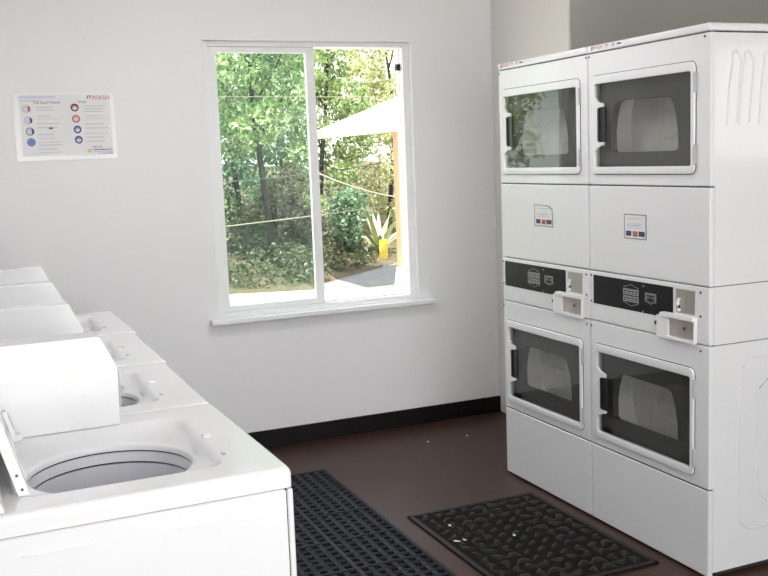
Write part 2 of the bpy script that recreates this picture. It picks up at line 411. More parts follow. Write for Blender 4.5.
    bm = BM(); add_box(bm, -.2435, -.2385, .534, .600, ZT+.04, ZT+.125, bev=.001); add_box(bm, -.239, -.226, .556, .580, ZT+.07, ZT+.082)
    cs = obj('coin_slide', bm, 'greyplastic', cb); cs['label'] = 'grey coin slide on the box front'
    return t

W_LABELS = ['nearest white top loading washer with its lid raised and round tub open',
            'second white washer from the camera with a dark slice of open tub showing',
            'third white washer from the camera, between second and farthest ones in the row',
            'farthest white washer in the row, closest to the window wall']
def copy_tree(o, parent=None):
    c = o.copy(); COL.objects.link(c)
    if parent: c.parent = parent
    for ch in [q for q in bpy.data.objects if q.parent == o]: copy_tree(ch, c)
    return c
w0 = make_washer(W_LABELS[0])
washers = [w0]
for i in (1, 2, 3):
    c = copy_tree(w0); c['label'] = W_LABELS[i]; c.location = (0, 0, 0); washers.append(c)
for i, c in enumerate(washers): c.location = ((.005, -.009, 0, .010)[i], i*PW, 0)
washers[0].rotation_euler = (0, 0, .017)

# ------------------------------------------------------------------ stacked dryers
DW = .684; DX = 1.7244; DD = .69
def make_dryer(label, torn):
    """local: x = depth into the machine (front face at 0), y across, z up"""
    t = empty('stacked_dryer', (DX, 0, 0), label, 'dryer', 'coin operated stacked dryers')
    y0, y1 = .0015, DW-.0015
    FT = .022
    FY = (lambda y: y) if not torn else (lambda y: y*1.0368-.0242)   # the left machine's fittings sit a little further over
    # cabinet (open box shells, seen from the side) in three storeys
    def shell(z0, z1):
        bm = BM()
        add_box(bm, FT, DD, y0+.0015, y0+.012, z0, z1, bev=.002); add_box(bm, FT, DD, y1-.012, y1-.0015, z0, z1, bev=.002)
        add_box(bm, DD-.01, DD, y0+.01, y1-.01, z0, z1); add_box(bm, FT, DD, y0+.01, y1-.01, z0, z0+.01); add_box(bm, FT, DD, y0+.01, y1-.01, z1-.01, z1)
        return bm
    def ridge(bm, pts, r=.004):
        for yy in (y0+.0015+r-.0026, y1-.0015-r+.0026): add_tube(bm, [(p[0], yy, p[1]) for p in pts], r, 10)
    def arc(xc, zc, r, a0, a1, n=8): return [(xc+r*math.cos(a0+(a1-a0)*i/n), zc+r*math.sin(a0+(a1-a0)*i/n)) for i in range(n+1)]
    bm = shell(.02, .8248)
    ridge(bm, [(.60, .152), (.20, .152)] + arc(.20, .212, .060, -PI/2, -PI, 6)[1:] + [(.125, .46), (.145, .72)] + arc(.205, .71, .060, PI, PI/2, 6)[1:] + [(.60, .772)])
    ridge(bm, [(.58, .232), (.275, .232), (.225, .275), (.212, .46), (.222, .655), (.275, .695), (.58, .695)], .0025)
    obj('lower_cabinet', bm, 'denamel', t)
    bm = shell(.8270, 1.0264); obj('middle_cabinet', bm, 'denamel', t)
    bm = shell(1.0286, 1.8625)
    for xo in (.100, .152, .236, .300):
        ridge(bm, [(xo-.030, 1.56), (xo-.022, 1.68), (xo-.008, 1.78)] + arc(xo+.004, 1.79, .014, PI, .3, 6) + [(xo+.030, 1.77), (xo+.020, 1.66), (xo+.012, 1.57)], .0055)
    obj('upper_cabinet', bm, 'denamel', t)
    for z in (.8248, 1.0264, 1.8613): boxobj('seam', (FT+.004, DD-.004, y0+.006, y1-.006, z-.001, z+.0035), 'gasket', t)
    for z in (.3206, 1.3621): boxobj('seam', (.004, FT+.002, y0+.007, y1-.004, z-.003, z+.003), 'gasket', t)
    boxobj('seam', (.012, FT+.002, y0+.004, y1-.004, 1.861, 1.868), 'gasket', t)
    boxobj('plinth', (.05, DD-.02, y0+.02, y1-.02, .0, .024), 'gasket', t)
    bm = BM(); add_box(bm, -.006, DD, y0, y1, 1.8665, 1.8935, bev=.007, seg=3); tc = obj('top_cover', bm, 'denamel', t)
    # flat front panels
    bm = BM(); add_box(bm, 0, FT, y0, y1, .008, .3186, bev=.005, seg=3); obj('kick_panel', bm, 'denamel', t)
    bm = BM(); add_box(bm, 0, FT, y0, y1, 1.0284, 1.3603, bev=.005, seg=3); obj('middle_panel', bm, 'denamel', t)
    for z0, z1, dz0, dz1, nm in ((.3226, .8248, .355, .738, 'lower'), (1.3639, 1.8640, 1.405, 1.778, 'upper')):
        yc, zc = (.071+.655)/2, (dz0+dz1)/2; hy, hz = (.655-.071)/2, (dz1-dz0)/2
        n = 6
        big = rrect((y0+y1)/2, (z0+z1)/2, (y1-y0)/2, (z1-z0)/2, .005, n)
        op = rrect(FY(yc), zc, hy*(FY(1)-FY(0))-.012, hz-.012, .012, n)
        bm = BM()
        X = lambda P, x: [(x, p[0], p[1]) for p in P]
        sm = rrect((y0+y1)/2, (z0+z1)/2, (y1-y0)/2-.004, (z1-z0)/2-.004, .006, n)
        loft(bm, [X(big, FT), X(big, .004), X(sm, 0), X(op, 0), X(op, FT)])
        obj('front_panel', bm, 'denamel', t, angle=50)
        # door
        gy0, gy1, gz0, gz1 = .091, .630, dz0+.028, dz1-.032
        gyc, gzc = (gy0+gy1)/2, (gz0+gz1)/2
        A = [rrect(yc, zc, hy-i, hz-i, .022-i*.6, n) for i in (0., 0., .003)]
        G = [rrect(gyc, gzc, (gy1-gy0)/2+i, (gz1-gz0)/2+i, .008+i*.6, n) for i in (.008, .001, 0.)]
        bm = BM()
        loft(bm, [X(A[0], -.002), X(A[1], -.006), X(A[2], -.009), X(G[0], -.009), X(G[1], -.007), X(G[2], -.003), X(G[2], .006)])
        # handle bezel bulging over the glass
        zh = dz0 + (.187 if nm == 'lower' else .187)
        bez = [(gy1+.006, zh+.108), (gy1-.014, zh+.088), (gy1-.050, zh+.080), (gy1-.050, zh+.066), (gy1-.022, zh+.066), (gy1-.022, zh-.066), (gy1-.050, zh-.066), (gy1-.050, zh-.078), (gy1-.014, zh-.086), (gy1+.006, zh-.106)]
        add_prism(bm, bez[::-1], 0, -.009, .002, bev=.0012)
        door = obj('door', bm, 'denamel', t, angle=50)
        bm = BM(); add_box(bm, -.002, .003, gy0-.003, gy1+.003, gz0-.003, gz1+.003); g = obj('door_glass', bm, 'dglass', door); g['label'] = 'dark tinted glass'
        bm = BM(); add_box(bm, -.006, -.0025, gy1-.064, gy1-.021, zh-.066, zh+.066, bev=.001); add_box(bm, -.012, -.005, gy1-.030, gy1-.021, zh-.062, zh+.062, bev=.002); h = obj('handle', bm, 'black', door); h['label'] = 'black recessed pull handle'
        for hz_ in (dz0+.065, dz1-.070):
            bm = BM(); add_box(bm, -.0095, .001, .0665, .0755, hz_-.032, hz_+.032, bev=.0015); add_tube(bm, [(-.0085, .0685, hz_-.034), (-.0085, .0685, hz_+.034)], .003, 8); hg = obj('hinge', bm, 'greyplastic', door)
        bm = BM(); gl = [rrect(yc, zc, hy+i, hz+i, .024+i, n) for i in (.0025, -.008)]
        loft(bm, [X(gl[0], -.0006), X(gl[1], -.0006)]); obj('door_gasket', bm, 'gasket', door)
        # liner with barrel shaped opening, drum behind
        bz = zc
        bz -= .010
        bar = [(.500, bz+.092), (.470, bz+.098), (.220, bz+.094), (.190, bz+.086), (.168, bz+.030), (.157, bz-.030), (.156, bz-.088), (.170, bz-.096), (.525, bz-.096), (.538, bz-.086), (.540, bz-.02), (.530, bz+.035), (.512, bz+.080)]
        bar = [(p[0]+.030, p[1]) for p in bar]
        # outer loop of the liner matched point by point
        outl = []
        for (py, pz) in bar:
            dy, dz = py-gyc, pz-gzc
            s = min(((gy1-gy0)/2+.004)/max(abs(dy), 1e-6), ((gz1-gz0)/2+.004)/max(abs(dz), 1e-6))
            outl.append((gyc+dy*s, gzc+dz*s))
        bm = BM(); loft(bm, [X(outl, .022), X(bar, .022), X(bar, .050)])
        for k in ((gy0-.004, gz0-.004), (gy1+.004, gz0-.004), (gy1+.004, gz1+.004), (gy0-.004, gz1+.004)): pass
        add_box(bm, .0225, .024, gy0-.006, gy0+.06, gz0-.006, gz1+.006); add_box(bm, .0225, .024, gy1-.06, gy1+.006, gz0-.006, gz1+.006)
        add_box(bm, .0225, .024, gy0, gy1, gz1-.03, gz1+.006); add_box(bm, .0225, .024, gy0, gy1, gz0-.006, gz0+.03)
        obj('door_liner', bm, 'liner', door, angle=50)
        nn = 40; CC = lambda r, x: [(x, .372+r*math.cos(2*PI*k/nn), bz+r*math.sin(2*PI*k/nn)) for k in range(nn)]
        bm = BM(); loft(bm, [CC(.225, .052), CC(.245, .06), CC(.245, .13), CC(.235, .145), CC(.06, .142), CC(.05, .135)], cap1=True)
        if nm == 'lower': add_prism(bm, [(.118, bz-.026), (.14, bz-.032), (.14, bz+.004), (.120, bz-.006)], 1, .19, .50, bev=.003)
        obj('drum', bm, 'drum', t)
    # control section
    bm = BM(); add_box(bm, .000, FT, y0, y1, .8278, 1.0256, bev=.005, seg=3); obj('control_fascia', bm, 'denamel', t)
    cy0, cy1, cz0, cz1 = .185, .6575, .897, 1.010
    bm = BM(); add_box(bm, -.0015, .004, cy0, cy1, cz0, cz1, bev=.0006); cp = obj('control_panel', bm, 'panelblack', t)
    F = lambda y, z, x=-.0021: (x, y, z)
    def q(bm, ya, yb, za, zb, mi=0, x=-.0021):
        vs = [bm.verts.new((x, *p)) for p in ((ya, za), (yb, za), (yb, zb), (ya, zb))]; bm.faces.new(vs).material_index = mi
    for za, zb in ((.955, .978), (.929, .951)):
        bm = BM(); add_box(bm, -.0035, -.0012, .374, .466, za, zb, bev=.0008)
        for k in range(4): q(bm, .378+k*.022, .395+k*.022, za+.012, za+.0165, 1, -.0037); q(bm, .378+k*.022, .393+k*.022, za+.005, za+.008, 1, -.0037)
        b = obj('button_row', bm, ['printgrey', 'black'], cp)
    def outline(bm, P, wdt, mi=0, x=-.0021):
        c = Vector((sum(p[0] for p in P)/len(P), sum(p[1] for p in P)/len(P)))
        I = [((p[0]-c.x)*(1-wdt)+c.x, (p[1]-c.y)*(1-wdt)+c.y) for p in P]
        loft(bm, [[(x, *p) for p in P], [(x, *p) for p in I]], mi)
    bm = BM()
    sh = [(.337, .974), (.275, .974), (.275, .943), (.290, .939), (.306, .934), (.322, .939), (.337, .943)]
    outline(bm, sh, .12); outline(bm, [((a-.306)*.72+.306, (b-.956)*.72+.956) for a, b in sh], .10)
    text_into(bm, 'MAYTAG', .0115, lambda u, v: (-.0021, .306-u, .957+v))
    bd = obj('shield_badge', bm, 'printlight', cp); bd['label'] = 'pale shield outline badge'
    for za, zb in ((.981, .994), (.926, .913)):
        bm = BM(); P = [(.466, za), (.42, zb), (.374, za)]
        loft(bm, [[(-.0019, *p) for p in P], [(-.0019, p[0], p[1]+.0022) for p in P]], closed=False)
        obj('printed_chevron', bm, 'printgrey', cp)
    for yy, zz in ((.347, .997), (.350, .902)):
        bm = BM(); bm.faces.new([bm.verts.new((-.0019, yy+.004*math.cos(2*PI*k/10), zz+.004*math.sin(2*PI*k/10))) for k in range(10)])
        obj('printed_dot', bm, 'printgrey', cp)
    bm = BM(); add_box(bm, -.0015, .004, .0715, .1685, .924, 1.008, bev=.0006)
    pl = obj('coin_plate', bm, 'steel', t); pl['label'] = 'brushed metal coin slot plate'
    bm = BM(); add_box(bm, -.0022, -.001, .1465, .1545, .940, .978, bev=.0005); obj('coin_slot', bm, 'gasket', pl)
    bm = BM(); add_box(bm, -.014, -.001, .1485, .1525, .951, .968, bev=.001); add_tube(bm, [(-.009, .150, .934), (-.002, .150, .934)], .006, 12); add_tube(bm, [(-.009, .150, .972), (-.002, .150, .972)], .005, 12); obj('slot_trim', bm, 'plastic', pl)
    # coin tray: white sloped housing, metal vault door
    bm = BM()
    add_box(bm, -.012, .001, .062, .069, .826, .906, bev=.0015); add_box(bm, -.016, .001, .198, .258, .829, .906, bev=.0025)
    add_box(bm, -.024, .001, .060, .232, .904, .919, bev=.003); add_box(bm, -.017, .001, .064, .258, .824, .8365, bev=.003)
    add_box(bm, -.003, .001, .066, .200, .834, .906)
    ct = obj('coin_tray', bm, 'plastic', t)
    bm = BM(); add_box(bm, -.0065, -.0025, .0705, .1965, .838, .9025, bev=.0006); vd = obj('coin_vault_door', bm, 'warmsteel', ct); vd['label'] = 'worn bare metal coin vault door'
    bm = BM(); add_tube(bm, [(-.0085, .118, .872), (-.006, .118, .872)], .0055, 14); obj('lock', bm, 'screw', vd)
    # screws
    for k, (yy, zz) in enumerate(((.672, 1.007), (.672, .905), (.675, .805), (.0445, 1.006), (.0445, .924), (.0430, .805), (.280, .871), (.672, 1.852), (.0300, 1.852))):
        bm = BM(); rr = .0045 if k != 6 else .008
        loft(bm, [[(-.0004, yy+rr*math.cos(2*PI*a/12), zz+rr*math.sin(2*PI*a/12)) for a in range(12)], [(-.0026, yy+rr*.8*math.cos(2*PI*a/12), zz+rr*.8*math.sin(2*PI*a/12)) for a in range(12)]], cap1=True, cap0=True)
        obj('screw', bm, 'screw', t)
    if torn:
        for ch in [q_ for q_ in bpy.data.objects if q_.parent == t and q_.name.split('.')[0] in ('door', 'drum', 'control_panel', 'coin_plate', 'coin_tray', 'screw')]:
            ch.scale.y = 1.0368; ch.location.y = -.0242
    # instruction sticker on the middle panel
    sy0, sy1, sz0, sz1 = (.3285, .4620, 1.166, 1.2585) if not torn else (.2540, .4010, 1.183, 1.276)
    def sq(ya, yb, za, zb, mi, lay=1):       # fractions of the sticker, left to right as read
        Y = lambda f: sy1-(sy1-sy0)*f; Z = lambda f: sz0+(sz1-sz0)*f
        vs = [bm.verts.new((-.0006-.0004*lay, *p)) for p in ((Y(ya), Z(za)), (Y(yb), Z(za)), (Y(yb), Z(zb)), (Y(ya), Z(zb)))]
        bm.faces.new(vs).material_index = mi
    bm = BM()
    Yq = lambda f: sy1-(sy1-sy0)*f; Zq = lambda f: sz0+(sz1-sz0)*f
    outP = [(0, 0), (1, 0), (1, 1), (0, 1)] if not torn else [(0, 0), (1, -.02), (.97, .82), (.84, .92), (.76, .97), (0, 1)]
    bm.faces.new([bm.verts.new((-.0006, Yq(a), Zq(b))) for a, b in outP]).material_index = 1
    inP = [(.05, .05), (.95, .05), (.95, .95), (.05, .95)] if not torn else [(.05, .05), (.95, .04), (.93, .78), (.82, .86), (.74, .93), (.05, .95)]
    bm.faces.new([bm.verts.new((-.0010, Yq(a), Zq(b))) for a, b in inP]).material_index = 0
    for a, b, c, d, mi in ((.20, .78, .80, .84, 4), (.15, .80, .60, .625, 4), (.15, .70, .54, .555, 2), (.15, .82, .44, .465, 4), (.10, .34, .12, .32, 2), (.66, .92, .12, .32, 2), (.40, .62, .10, .32, 3), (.44, .58, .14, .18, 5), (.44, .58, .22, .26, 5)):
        sq(a, b, c, d, mi, 2)
    st = obj('sticker', bm, ['paper', 'printgrey', 'printnavy', 'printorange', 'printline', 'printgold'], t, smooth=False)
    st['label'] = 'white sticker with dark border and three coloured squares' + (' and torn corner' if torn else '')
    # name label on the top cover
    bm = BM()
    def lab(x0, x1, za, zb, mi): bm.faces.new([bm.verts.new((-.0064, *p)) for p in ((x0, za), (x1, za), (x1, zb), (x0, zb))]).material_index = mi
    text_into(bm, 'WASH', .020, lambda u, v: (-.0066, .606-u, 1.8815+v), 0)
    for k in range(2): bm.faces.new([bm.verts.new((-.0066, .652-k*.009-a, 1.8745+b)) for a, b in ((0, 0), (.005, 0), (.010, .015), (.005, .015))]).material_index = 0 if k else 1
    text_into(bm, 'PY', .017, lambda u, v: (-.0066, .552-u, 1.8820+v), 1); text_into(bm, '00', .017, lambda u, v: (-.0066, .512-u, 1.8820+v), 1)
    lab(.490, .462, 1.8795, 1.8850, 1)
    bm.faces.new([bm.verts.new((-.0062, *p)) for p in ((.668, 1.8705), (.455, 1.8705), (.455, 1.8915), (.668, 1.8915))]).material_index = 2
    lb = obj('brand_label', bm, ['printred', 'printblack', 'paper'], tc, smooth=False); lb['label'] = 'small red and black lettering'
    return t

dA = make_dryer('right-hand white stacked coin dryer, nearer the camera, with an intact square sticker', False)
dA.location = (DX, .7545, 0)
dB = make_dryer('left-hand white stacked coin dryer, nearer the window, with a torn corner sticker', True)
dB.location = (DX, 1.4395, 0)

# ------------------------------------------------------------------ notice on the wall
NX0, NX1, NZ0, NZ1 = -.281, .177, 1.5446, 1.8561
nb = BM(); add_box(nb, 0, NX1-NX0, -.0022, -.0006, 0, NZ1-NZ0, mi=0, bev=.0004)
NW, NH = NX1-NX0, NZ1-NZ0
def nq(u0, u1, v0, v1, mi, d=1):     # fractions, v from the top
    nb.faces.new([nb.verts.new((NW*u, -.0024-.0003*d, NH*(1-v))) for u, v in ((u0, v1), (u1, v1), (u1, v0), (u0, v0))]).material_index = mi
nq(.06, .955, .03, .93, 1, 0)
nq(.50, .504, .04, .92, 0, 1)
nq(.06, .42, .035, .075, 8, 1); nq(.07, .28, .10, .115, 2, 2)
def ntext(s, size, u, v, mi): text_into(nb, s, size, lambda a, b: (NW*u+a, -.0033, NH*(1-v)+b), mi)
ntext('Top Load Washer', .0165, .33, .135, 3); ntext('Dryer', .0160, .68, .130, 3); ntext('WASH', .030, .865, .075, 4)
for k in range(2): nb.faces.new([nb.verts.new((NW*(.725+.022*k)+a, -.0033, NH*.915+b)) for a, b in ((0, 0), (.004, 0), (.012, .016), (.006, .016))]).material_index = 3 if k == 0 else 4
def disc(u, v, r, mi, d=2, r1=0., a0=0, a1=2*PI):
    n = 20; c = (NW*u, NH*(1-v)); y = -.0024-.0003*d
    o = [nb.verts.new((c[0]+r*math.cos(a0+(a1-a0)*k/n), y, c[1]+r*math.sin(a0+(a1-a0)*k/n))) for k in range(n+1)]
    i = [nb.verts.new((c[0]+r1*math.cos(a0+(a1-a0)*k/n), y, c[1]+r1*math.sin(a0+(a1-a0)*k/n))) for k in range(n+1)] if r1 else None
    for k in range(n):
        if i: f = nb.faces.new((o[k], o[k+1], i[k+1], i[k]))
        else: f = nb.faces.new((o[k], o[k+1], nb.verts.new((c[0], y, c[1]))))
        f.material_index = mi
for (u, v, a, b) in ((.125, .225, 2, 4), (.135, .395, 2, 5), (.145, .560, 7, 5), (.150, .720, 6, 6)):
    disc(u, v, .0185, 8 if b != 6 else 6, 2); disc(u, v, .0195, a, 3, .014); disc(u, v, .0185, b, 4, .009, -.9, .9)
for (u, v, a, b) in ((.600, .215, 3, 4), (.605, .385, 4, 2), (.612, .545, 5, 6), (.617, .700, 5, 6)):
    disc(u, v, .0175, 9 if b != 6 else 8, 2); disc(u, v, .0185, a, 3, .012); disc(u, v, .012, b, 4, .006, .2, PI)
rn = random.Random(4)
for c0, c1, rows in ((.22, .47, [.20, .24, .33, .37, .44, .50, .60, .66, .72, .76, .82, .87]), (.69, .93, [.19, .23, .27, .34, .38, .46, .52, .60, .66, .72])):
    for v in rows:
        nq(c0, c0+(c1-c0)*rn.uniform(.55, 1), v, v+.014, 2 if rn.random() < .8 else 9, 1)
nq(.33, .37, .505, .53, 3, 2)
ntext('800.555', .014, .80, .815, 4); nq(.76, .93, .85, .862, 5, 2); nq(.70, .74, .845, .895, 10, 2); nq(.76, .93, .88, .892, 2, 2); nq(.80, .955, .905, .93, 8, 1); nq(.925, .955, .82, .93, 8, 1)
no = obj('instruction_sign', nb, ['laminate', 'paper', 'printline', 'printblack', 'printred', 'printnavy', 'printblue', 'printgrey', 'printlav', 'printpink', 'printgold'], smooth=False, loc=(NX0, YW, NZ0))
tag(no, 'laminated washer and dryer instruction notice on the white window wall', 'notice')

# ------------------------------------------------------------------ floor mats
MX0, MY0 = .094, .84
CELL = .0478
def make_drain_mat():
    bm = BM(); mod = .2868; t0, t1 = .001, .0125
    for a in range(3):
        for b in range(6):
            ox, oy = a*mod, b*mod
            for i in range(6):
                for j in range(6):
                    x, y = ox+i*CELL, oy+j*CELL; h = .0105
                    O = [(x, y), (x+CELL, y), (x+CELL, y+CELL), (x, y+CELL)]
                    I = [(x+h, y+h), (x+CELL-h, y+h), (x+CELL-h, y+CELL-h), (x+h, y+CELL-h)]
                    J = [(x+h+.002, y+h+.002), (x+CELL-h-.002, y+h+.002), (x+CELL-h-.002, y+CELL-h-.002), (x+h+.002, y+CELL-h-.002)]
                    loft(bm, [[(*p, t1-.002) for p in O], [((p[0]+q_[0])/2, (p[1]+q_[1])/2, t1) for p, q_ in zip(O, I)], [(*p, t1-.0015) for p in I], [(*p, t0) for p in J]])
    W, L = 3*mod, 6*mod
    for a in range(4): add_box(bm, a*mod-.007, a*mod+.007, 0, L, t1-.004, t1+.0022, bev=.0015)
    for b in range(7): add_box(bm, 0, W, b*mod-.006, b*mod+.006, t1-.004, t1+.0020, bev=.0015)
    for s in range(int(L/.024)): 
        for x in (-.006, W-.002): add_box(bm, x, x+.008, s*.024, s*.024+.014, .0005, t1-.001)
    for s in range(int(W/.024)):
        add_box(bm, s*.024, s*.024+.014, L-.002, L+.006, .0005, t1-.001)
    add_box(bm, -.002, 0, 0, L, .0003, t1-.002); add_box(bm, W, W+.002, 0, L, .0003, t1-.002); add_box(bm, 0, W, L, L+.002, .0003, t1-.002); add_box(bm, 0, W, -.002, 0, .0003, t1-.002)
    return obj('drainage_mat', bm, 'rubber', smooth=False)
dm = make_drain_mat(); dm.location = (MX0, MY0, 0); dm.rotation_euler = (0, 0, -.004)
tag(dm, 'blue-black rubber mat with square drainage holes on the floor beside the washers', 'floor mat')

bm = BM(); LW, LL = .610, .865
add_box(bm, 0, LW, 0, LL, .0005, .0065, mi=1, bev=.002)
for d in ((0, LW, 0, .022), (0, LW, LL-.022, LL), (0, .022, 0, LL), (LW-.022, LW, 0, LL)): add_box(bm, d[0]+.001, d[1]-.001, d[2]+.001, d[3]-.001, .006, .0095, bev=.0015)
def leaf(cx, cy, ln, wd, ang, curve):
    n = 9; L, R, T = [], [], []
    for i in range(n):
        s = i/(n-1); u = (s-.5)*ln; w = wd*math.sin(PI*min(1, s*1.02))**.8*.5*(1.15-.45*s)+.0005; v = curve*((s-.5)**2)*ln*2
        for A, o_, z in ((L, w, .0062), (R, -w, .0062), (T, 0, .0062+min(.011, w*.8))):
            A.append((cx+u*math.cos(ang)-(v+o_)*math.sin(ang), cy+u*math.sin(ang)+(v+o_)*math.cos(ang), z))
    M1 = [tuple((Vector(a)*.45+Vector(b)*.55)[:2])+(b[2]*.92,) for a, b in zip(L, T)]; M2 = [tuple((Vector(a)*.45+Vector(b)*.55)[:2])+(b[2]*.92,) for a, b in zip(R, T)]
    loft(bm, [L, M1, M2, R], closed=False)
rn = random.Random(11)
nx, ny = 9, 13
for i in range(nx):
    for j in range(ny):
        x = .030+(i+.5)*(LW-.06)/nx; y = .030+(j+.5)*(LL-.06)/ny
        cxn, cyn = (i-(nx-1)/2)/(nx/2), (j-(ny-1)/2)/(ny/2)
        if abs(cxn) < .36 and abs(cyn) < .5:
            a = .75 + .12*rn.uniform(-1, 1); leaf(x, y, .050, .026, a, .1)
        else:
            a = math.atan2(cyn, cxn) + PI/2 + .9*math.sin(i*1.7+j*1.3); leaf(x, y, rn.uniform(.058, .074), .030, a, rn.choice((-.7, .7)))
lm = obj('scroll_mat', bm, ['mat', 'matbase'], loc=(1.058, .945, 0), angle=50)
tag(lm, 'charcoal rubber doormat with raised leaf scroll pattern in front of the dryers', 'floor mat')

LINT = [(1.618, 2.760, 0, 'white lint speck on bare brown floor, left of a similar speck near the baseboard'),
        (1.848, 2.753, 0, 'white lint speck on bare brown floor, closest to the dryer and baseboard'),
        (1.158, 1.614, .0135, 'white lint speck alone near the far left corner of the leaf doormat'),
        (1.106, 1.455, .0135, 'white paper shred near the left edge of the leaf doormat'),
        (1.140, 1.452, .0135, 'white lint tuft just right of the paper shred on the doormat'),
        (1.330, 1.400, .0135, 'white lint speck in the middle of the leaf doormat')]
rn = random.Random(5)
for i, (x, y, z, lab) in enumerate(LINT):
    bm = BM(); bmesh.ops.create_icosphere(bm, subdivisions=2, radius=1)
    for v in bm.verts:
        s = rn.uniform(.7, 1.2); v.co = Vector((v.co.x*.0095*s*(1.5 if i == 3 else 1), v.co.y*.006*s, (v.co.z+1)*.0022*s))
    o = obj('lint', bm, 'lint', loc=(x, y, z)); o.rotation_euler = (0, 0, rn.uniform(0, 3)); tag(o, lab, 'lint', 'bits of lint on the floor')

# ------------------------------------------------------------------ outside
GZ = -.7
bm = BM(); add_box(bm, -40, 60, YW+TW+.02, 80, GZ-.2, GZ); add_box(bm, -40, 60, -40, YB-.25, GZ-.2, GZ); add_box(bm, XA+.25, 60, YB-.3, YW+TW+.05, GZ-.2, GZ)
struct('ground', bm, 'pave')
bm = BM()
add_prism(bm, [(4.95, 13.55), (6.6, 13.8), (14, 15.5), (30, 19), (30, 31), (14, 22.1), (7.9, 16.95), (5.3, 14.6)], 2, GZ, GZ+.012)
struct('road', bm, 'road', smooth=False)
# bank rising behind the road
edge = [(-8, 12.0), (0, 12.9), (3.3, 14.5), (4.9, 14.0), (5.3, 14.65), (7.9, 17.0), (14, 22.2), (30, 31)]
bm = BM(); rn = random.Random(2)
rows = []
for d, z in ((0, GZ+.005), (.5, GZ+.12), (1.4, GZ+.30), (3.5, GZ+.55), (8, GZ+1.0), (20, GZ+2.0)):
    L = []
    for (a, b), (c, e) in zip(edge, edge[1:]):
        for s in range(8): L.append((a+(c-a)*s/8-d*.35, b+(e-b)*s/8+d, z+(rn.uniform(-.06, .06) if d else 0)))
    rows.append(L)
loft(bm, rows, closed=False)
struct('bank', bm, 'bank')
def bank_z(x, y):
    for (a, b), (c, e) in zip(edge, edge[1:]):
        if a <= x <= c:
            d = y-(b+(e-b)*(x-a)/(c-a)); break
    else: d = 3
    P = ((0, GZ), (.5, GZ+.12), (1.4, GZ+.3), (3.5, GZ+.55), (8, GZ+1.0), (20, GZ+2))
    for (d0, z0), (d1, z1) in zip(P, P[1:]):
        if d0 <= d <= d1: return z0+(z1-z0)*(d-d0)/(d1-d0)
    return GZ if d < 0 else GZ+2

def foliage(name, blobs, n, size, mat, parent, seed):
    rg = np.random.default_rng(seed)
    V = []; vol = np.array([b[3]*b[4]*b[5] for b in blobs])**.67; vol = vol/vol.sum()
    for b, f in zip(blobs, vol):
        k = max(1, int(n*f))
        d = rg.normal(size=(k, 3)); d /= np.linalg.norm(d, axis=1)[:, None]
        r = rg.uniform(.45, 1.0, k)**.6
        c = np.array(b[:3])+d*r[:, None]*np.array(b[3:6])*(1+.18*np.sin(7*d[:, :1]+5*d[:, 2:3]+seed))
        nrm = d*.5+rg.normal(size=(k, 3))*.8+np.array([0, 0, .4]); nrm /= np.linalg.norm(nrm, axis=1)[:, None]
        u = np.cross(nrm, rg.normal(size=(k, 3))); u /= np.linalg.norm(u, axis=1)[:, None]
        w = np.cross(nrm, u); s = (size*rg.uniform(.6, 1.35, k))[:, None]
        V.append(np.stack([c-u*s, c-w*s*.45+nrm*s*.08, c+u*s, c+w*s*.45+nrm*s*.08], axis=1).reshape(-1, 3))
    V = np.concatenate(V); nq_ = len(V)//4
    me = bpy.data.meshes.new(name)
    me.vertices.add(len(V)); me.vertices.foreach_set('co', V.astype(np.float32).ravel())
    me.loops.add(len(V)); me.loops.foreach_set('vertex_index', np.arange(len(V), dtype=np.int32))
    me.polygons.add(nq_); me.polygons.foreach_set('loop_start', np.arange(0, len(V), 4, dtype=np.int32))
    me.update(calc_edges=True); me.materials.append(M[mat])
    o = bpy.data.objects.new(name, me); COL.objects.link(o); o.parent = parent
    return o

def tree(name, x, y, h, rad, label, mat, n, size, seed, lean=0., low=.15, cat='tree', grp='trees beyond the road', trunk_r=.07):
    z = bank_z(x, y)-.05
    t = empty(name, (x, y, z), label, cat, grp)
    rg = random.Random(seed)
    bm = BM(); pts = [(lean*s*h+.12*math.sin(s*5+seed), .1*math.sin(s*4+seed*2), s*h*.85) for s in [i/8 for i in range(9)]]
    add_tube(bm, pts, [trunk_r*(1-.75*i/8) for i in range(9)], 10)
    for k in range(5):
        s = .35+.1*k; p = Vector((lean*s*h+.12*math.sin(s*5+seed), .1*math.sin(s*4+seed*2), s*h*.85)); a = rg.uniform(0, 6.3)
        add_tube(bm, [p, p+Vector((math.cos(a)*rad*.35, math.sin(a)*rad*.35, .25*h*.4)), p+Vector((math.cos(a)*rad*.7, math.sin(a)*rad*.7, .25*h))], [trunk_r*.4, trunk_r*.25, trunk_r*.1], 6)
    obj('trunk', bm, 'bark', t)
    blobs = []
    for k in range(26):
        s = low+(1-low)*(k+.5)/26; a = k*2.4+seed; rr = rad*(.35+.65*math.sin(PI*min(1, .12+s*.85)))
        b = rr*rg.uniform(.30, .48)
        blobs.append((lean*s*h+math.cos(a)*rr*rg.uniform(.3, .75), math.sin(a)*rr*rg.uniform(.3, .75), s*h, b, b, b*.8))
    foliage('foliage', blobs, n, size, mat, t, seed)
    return t
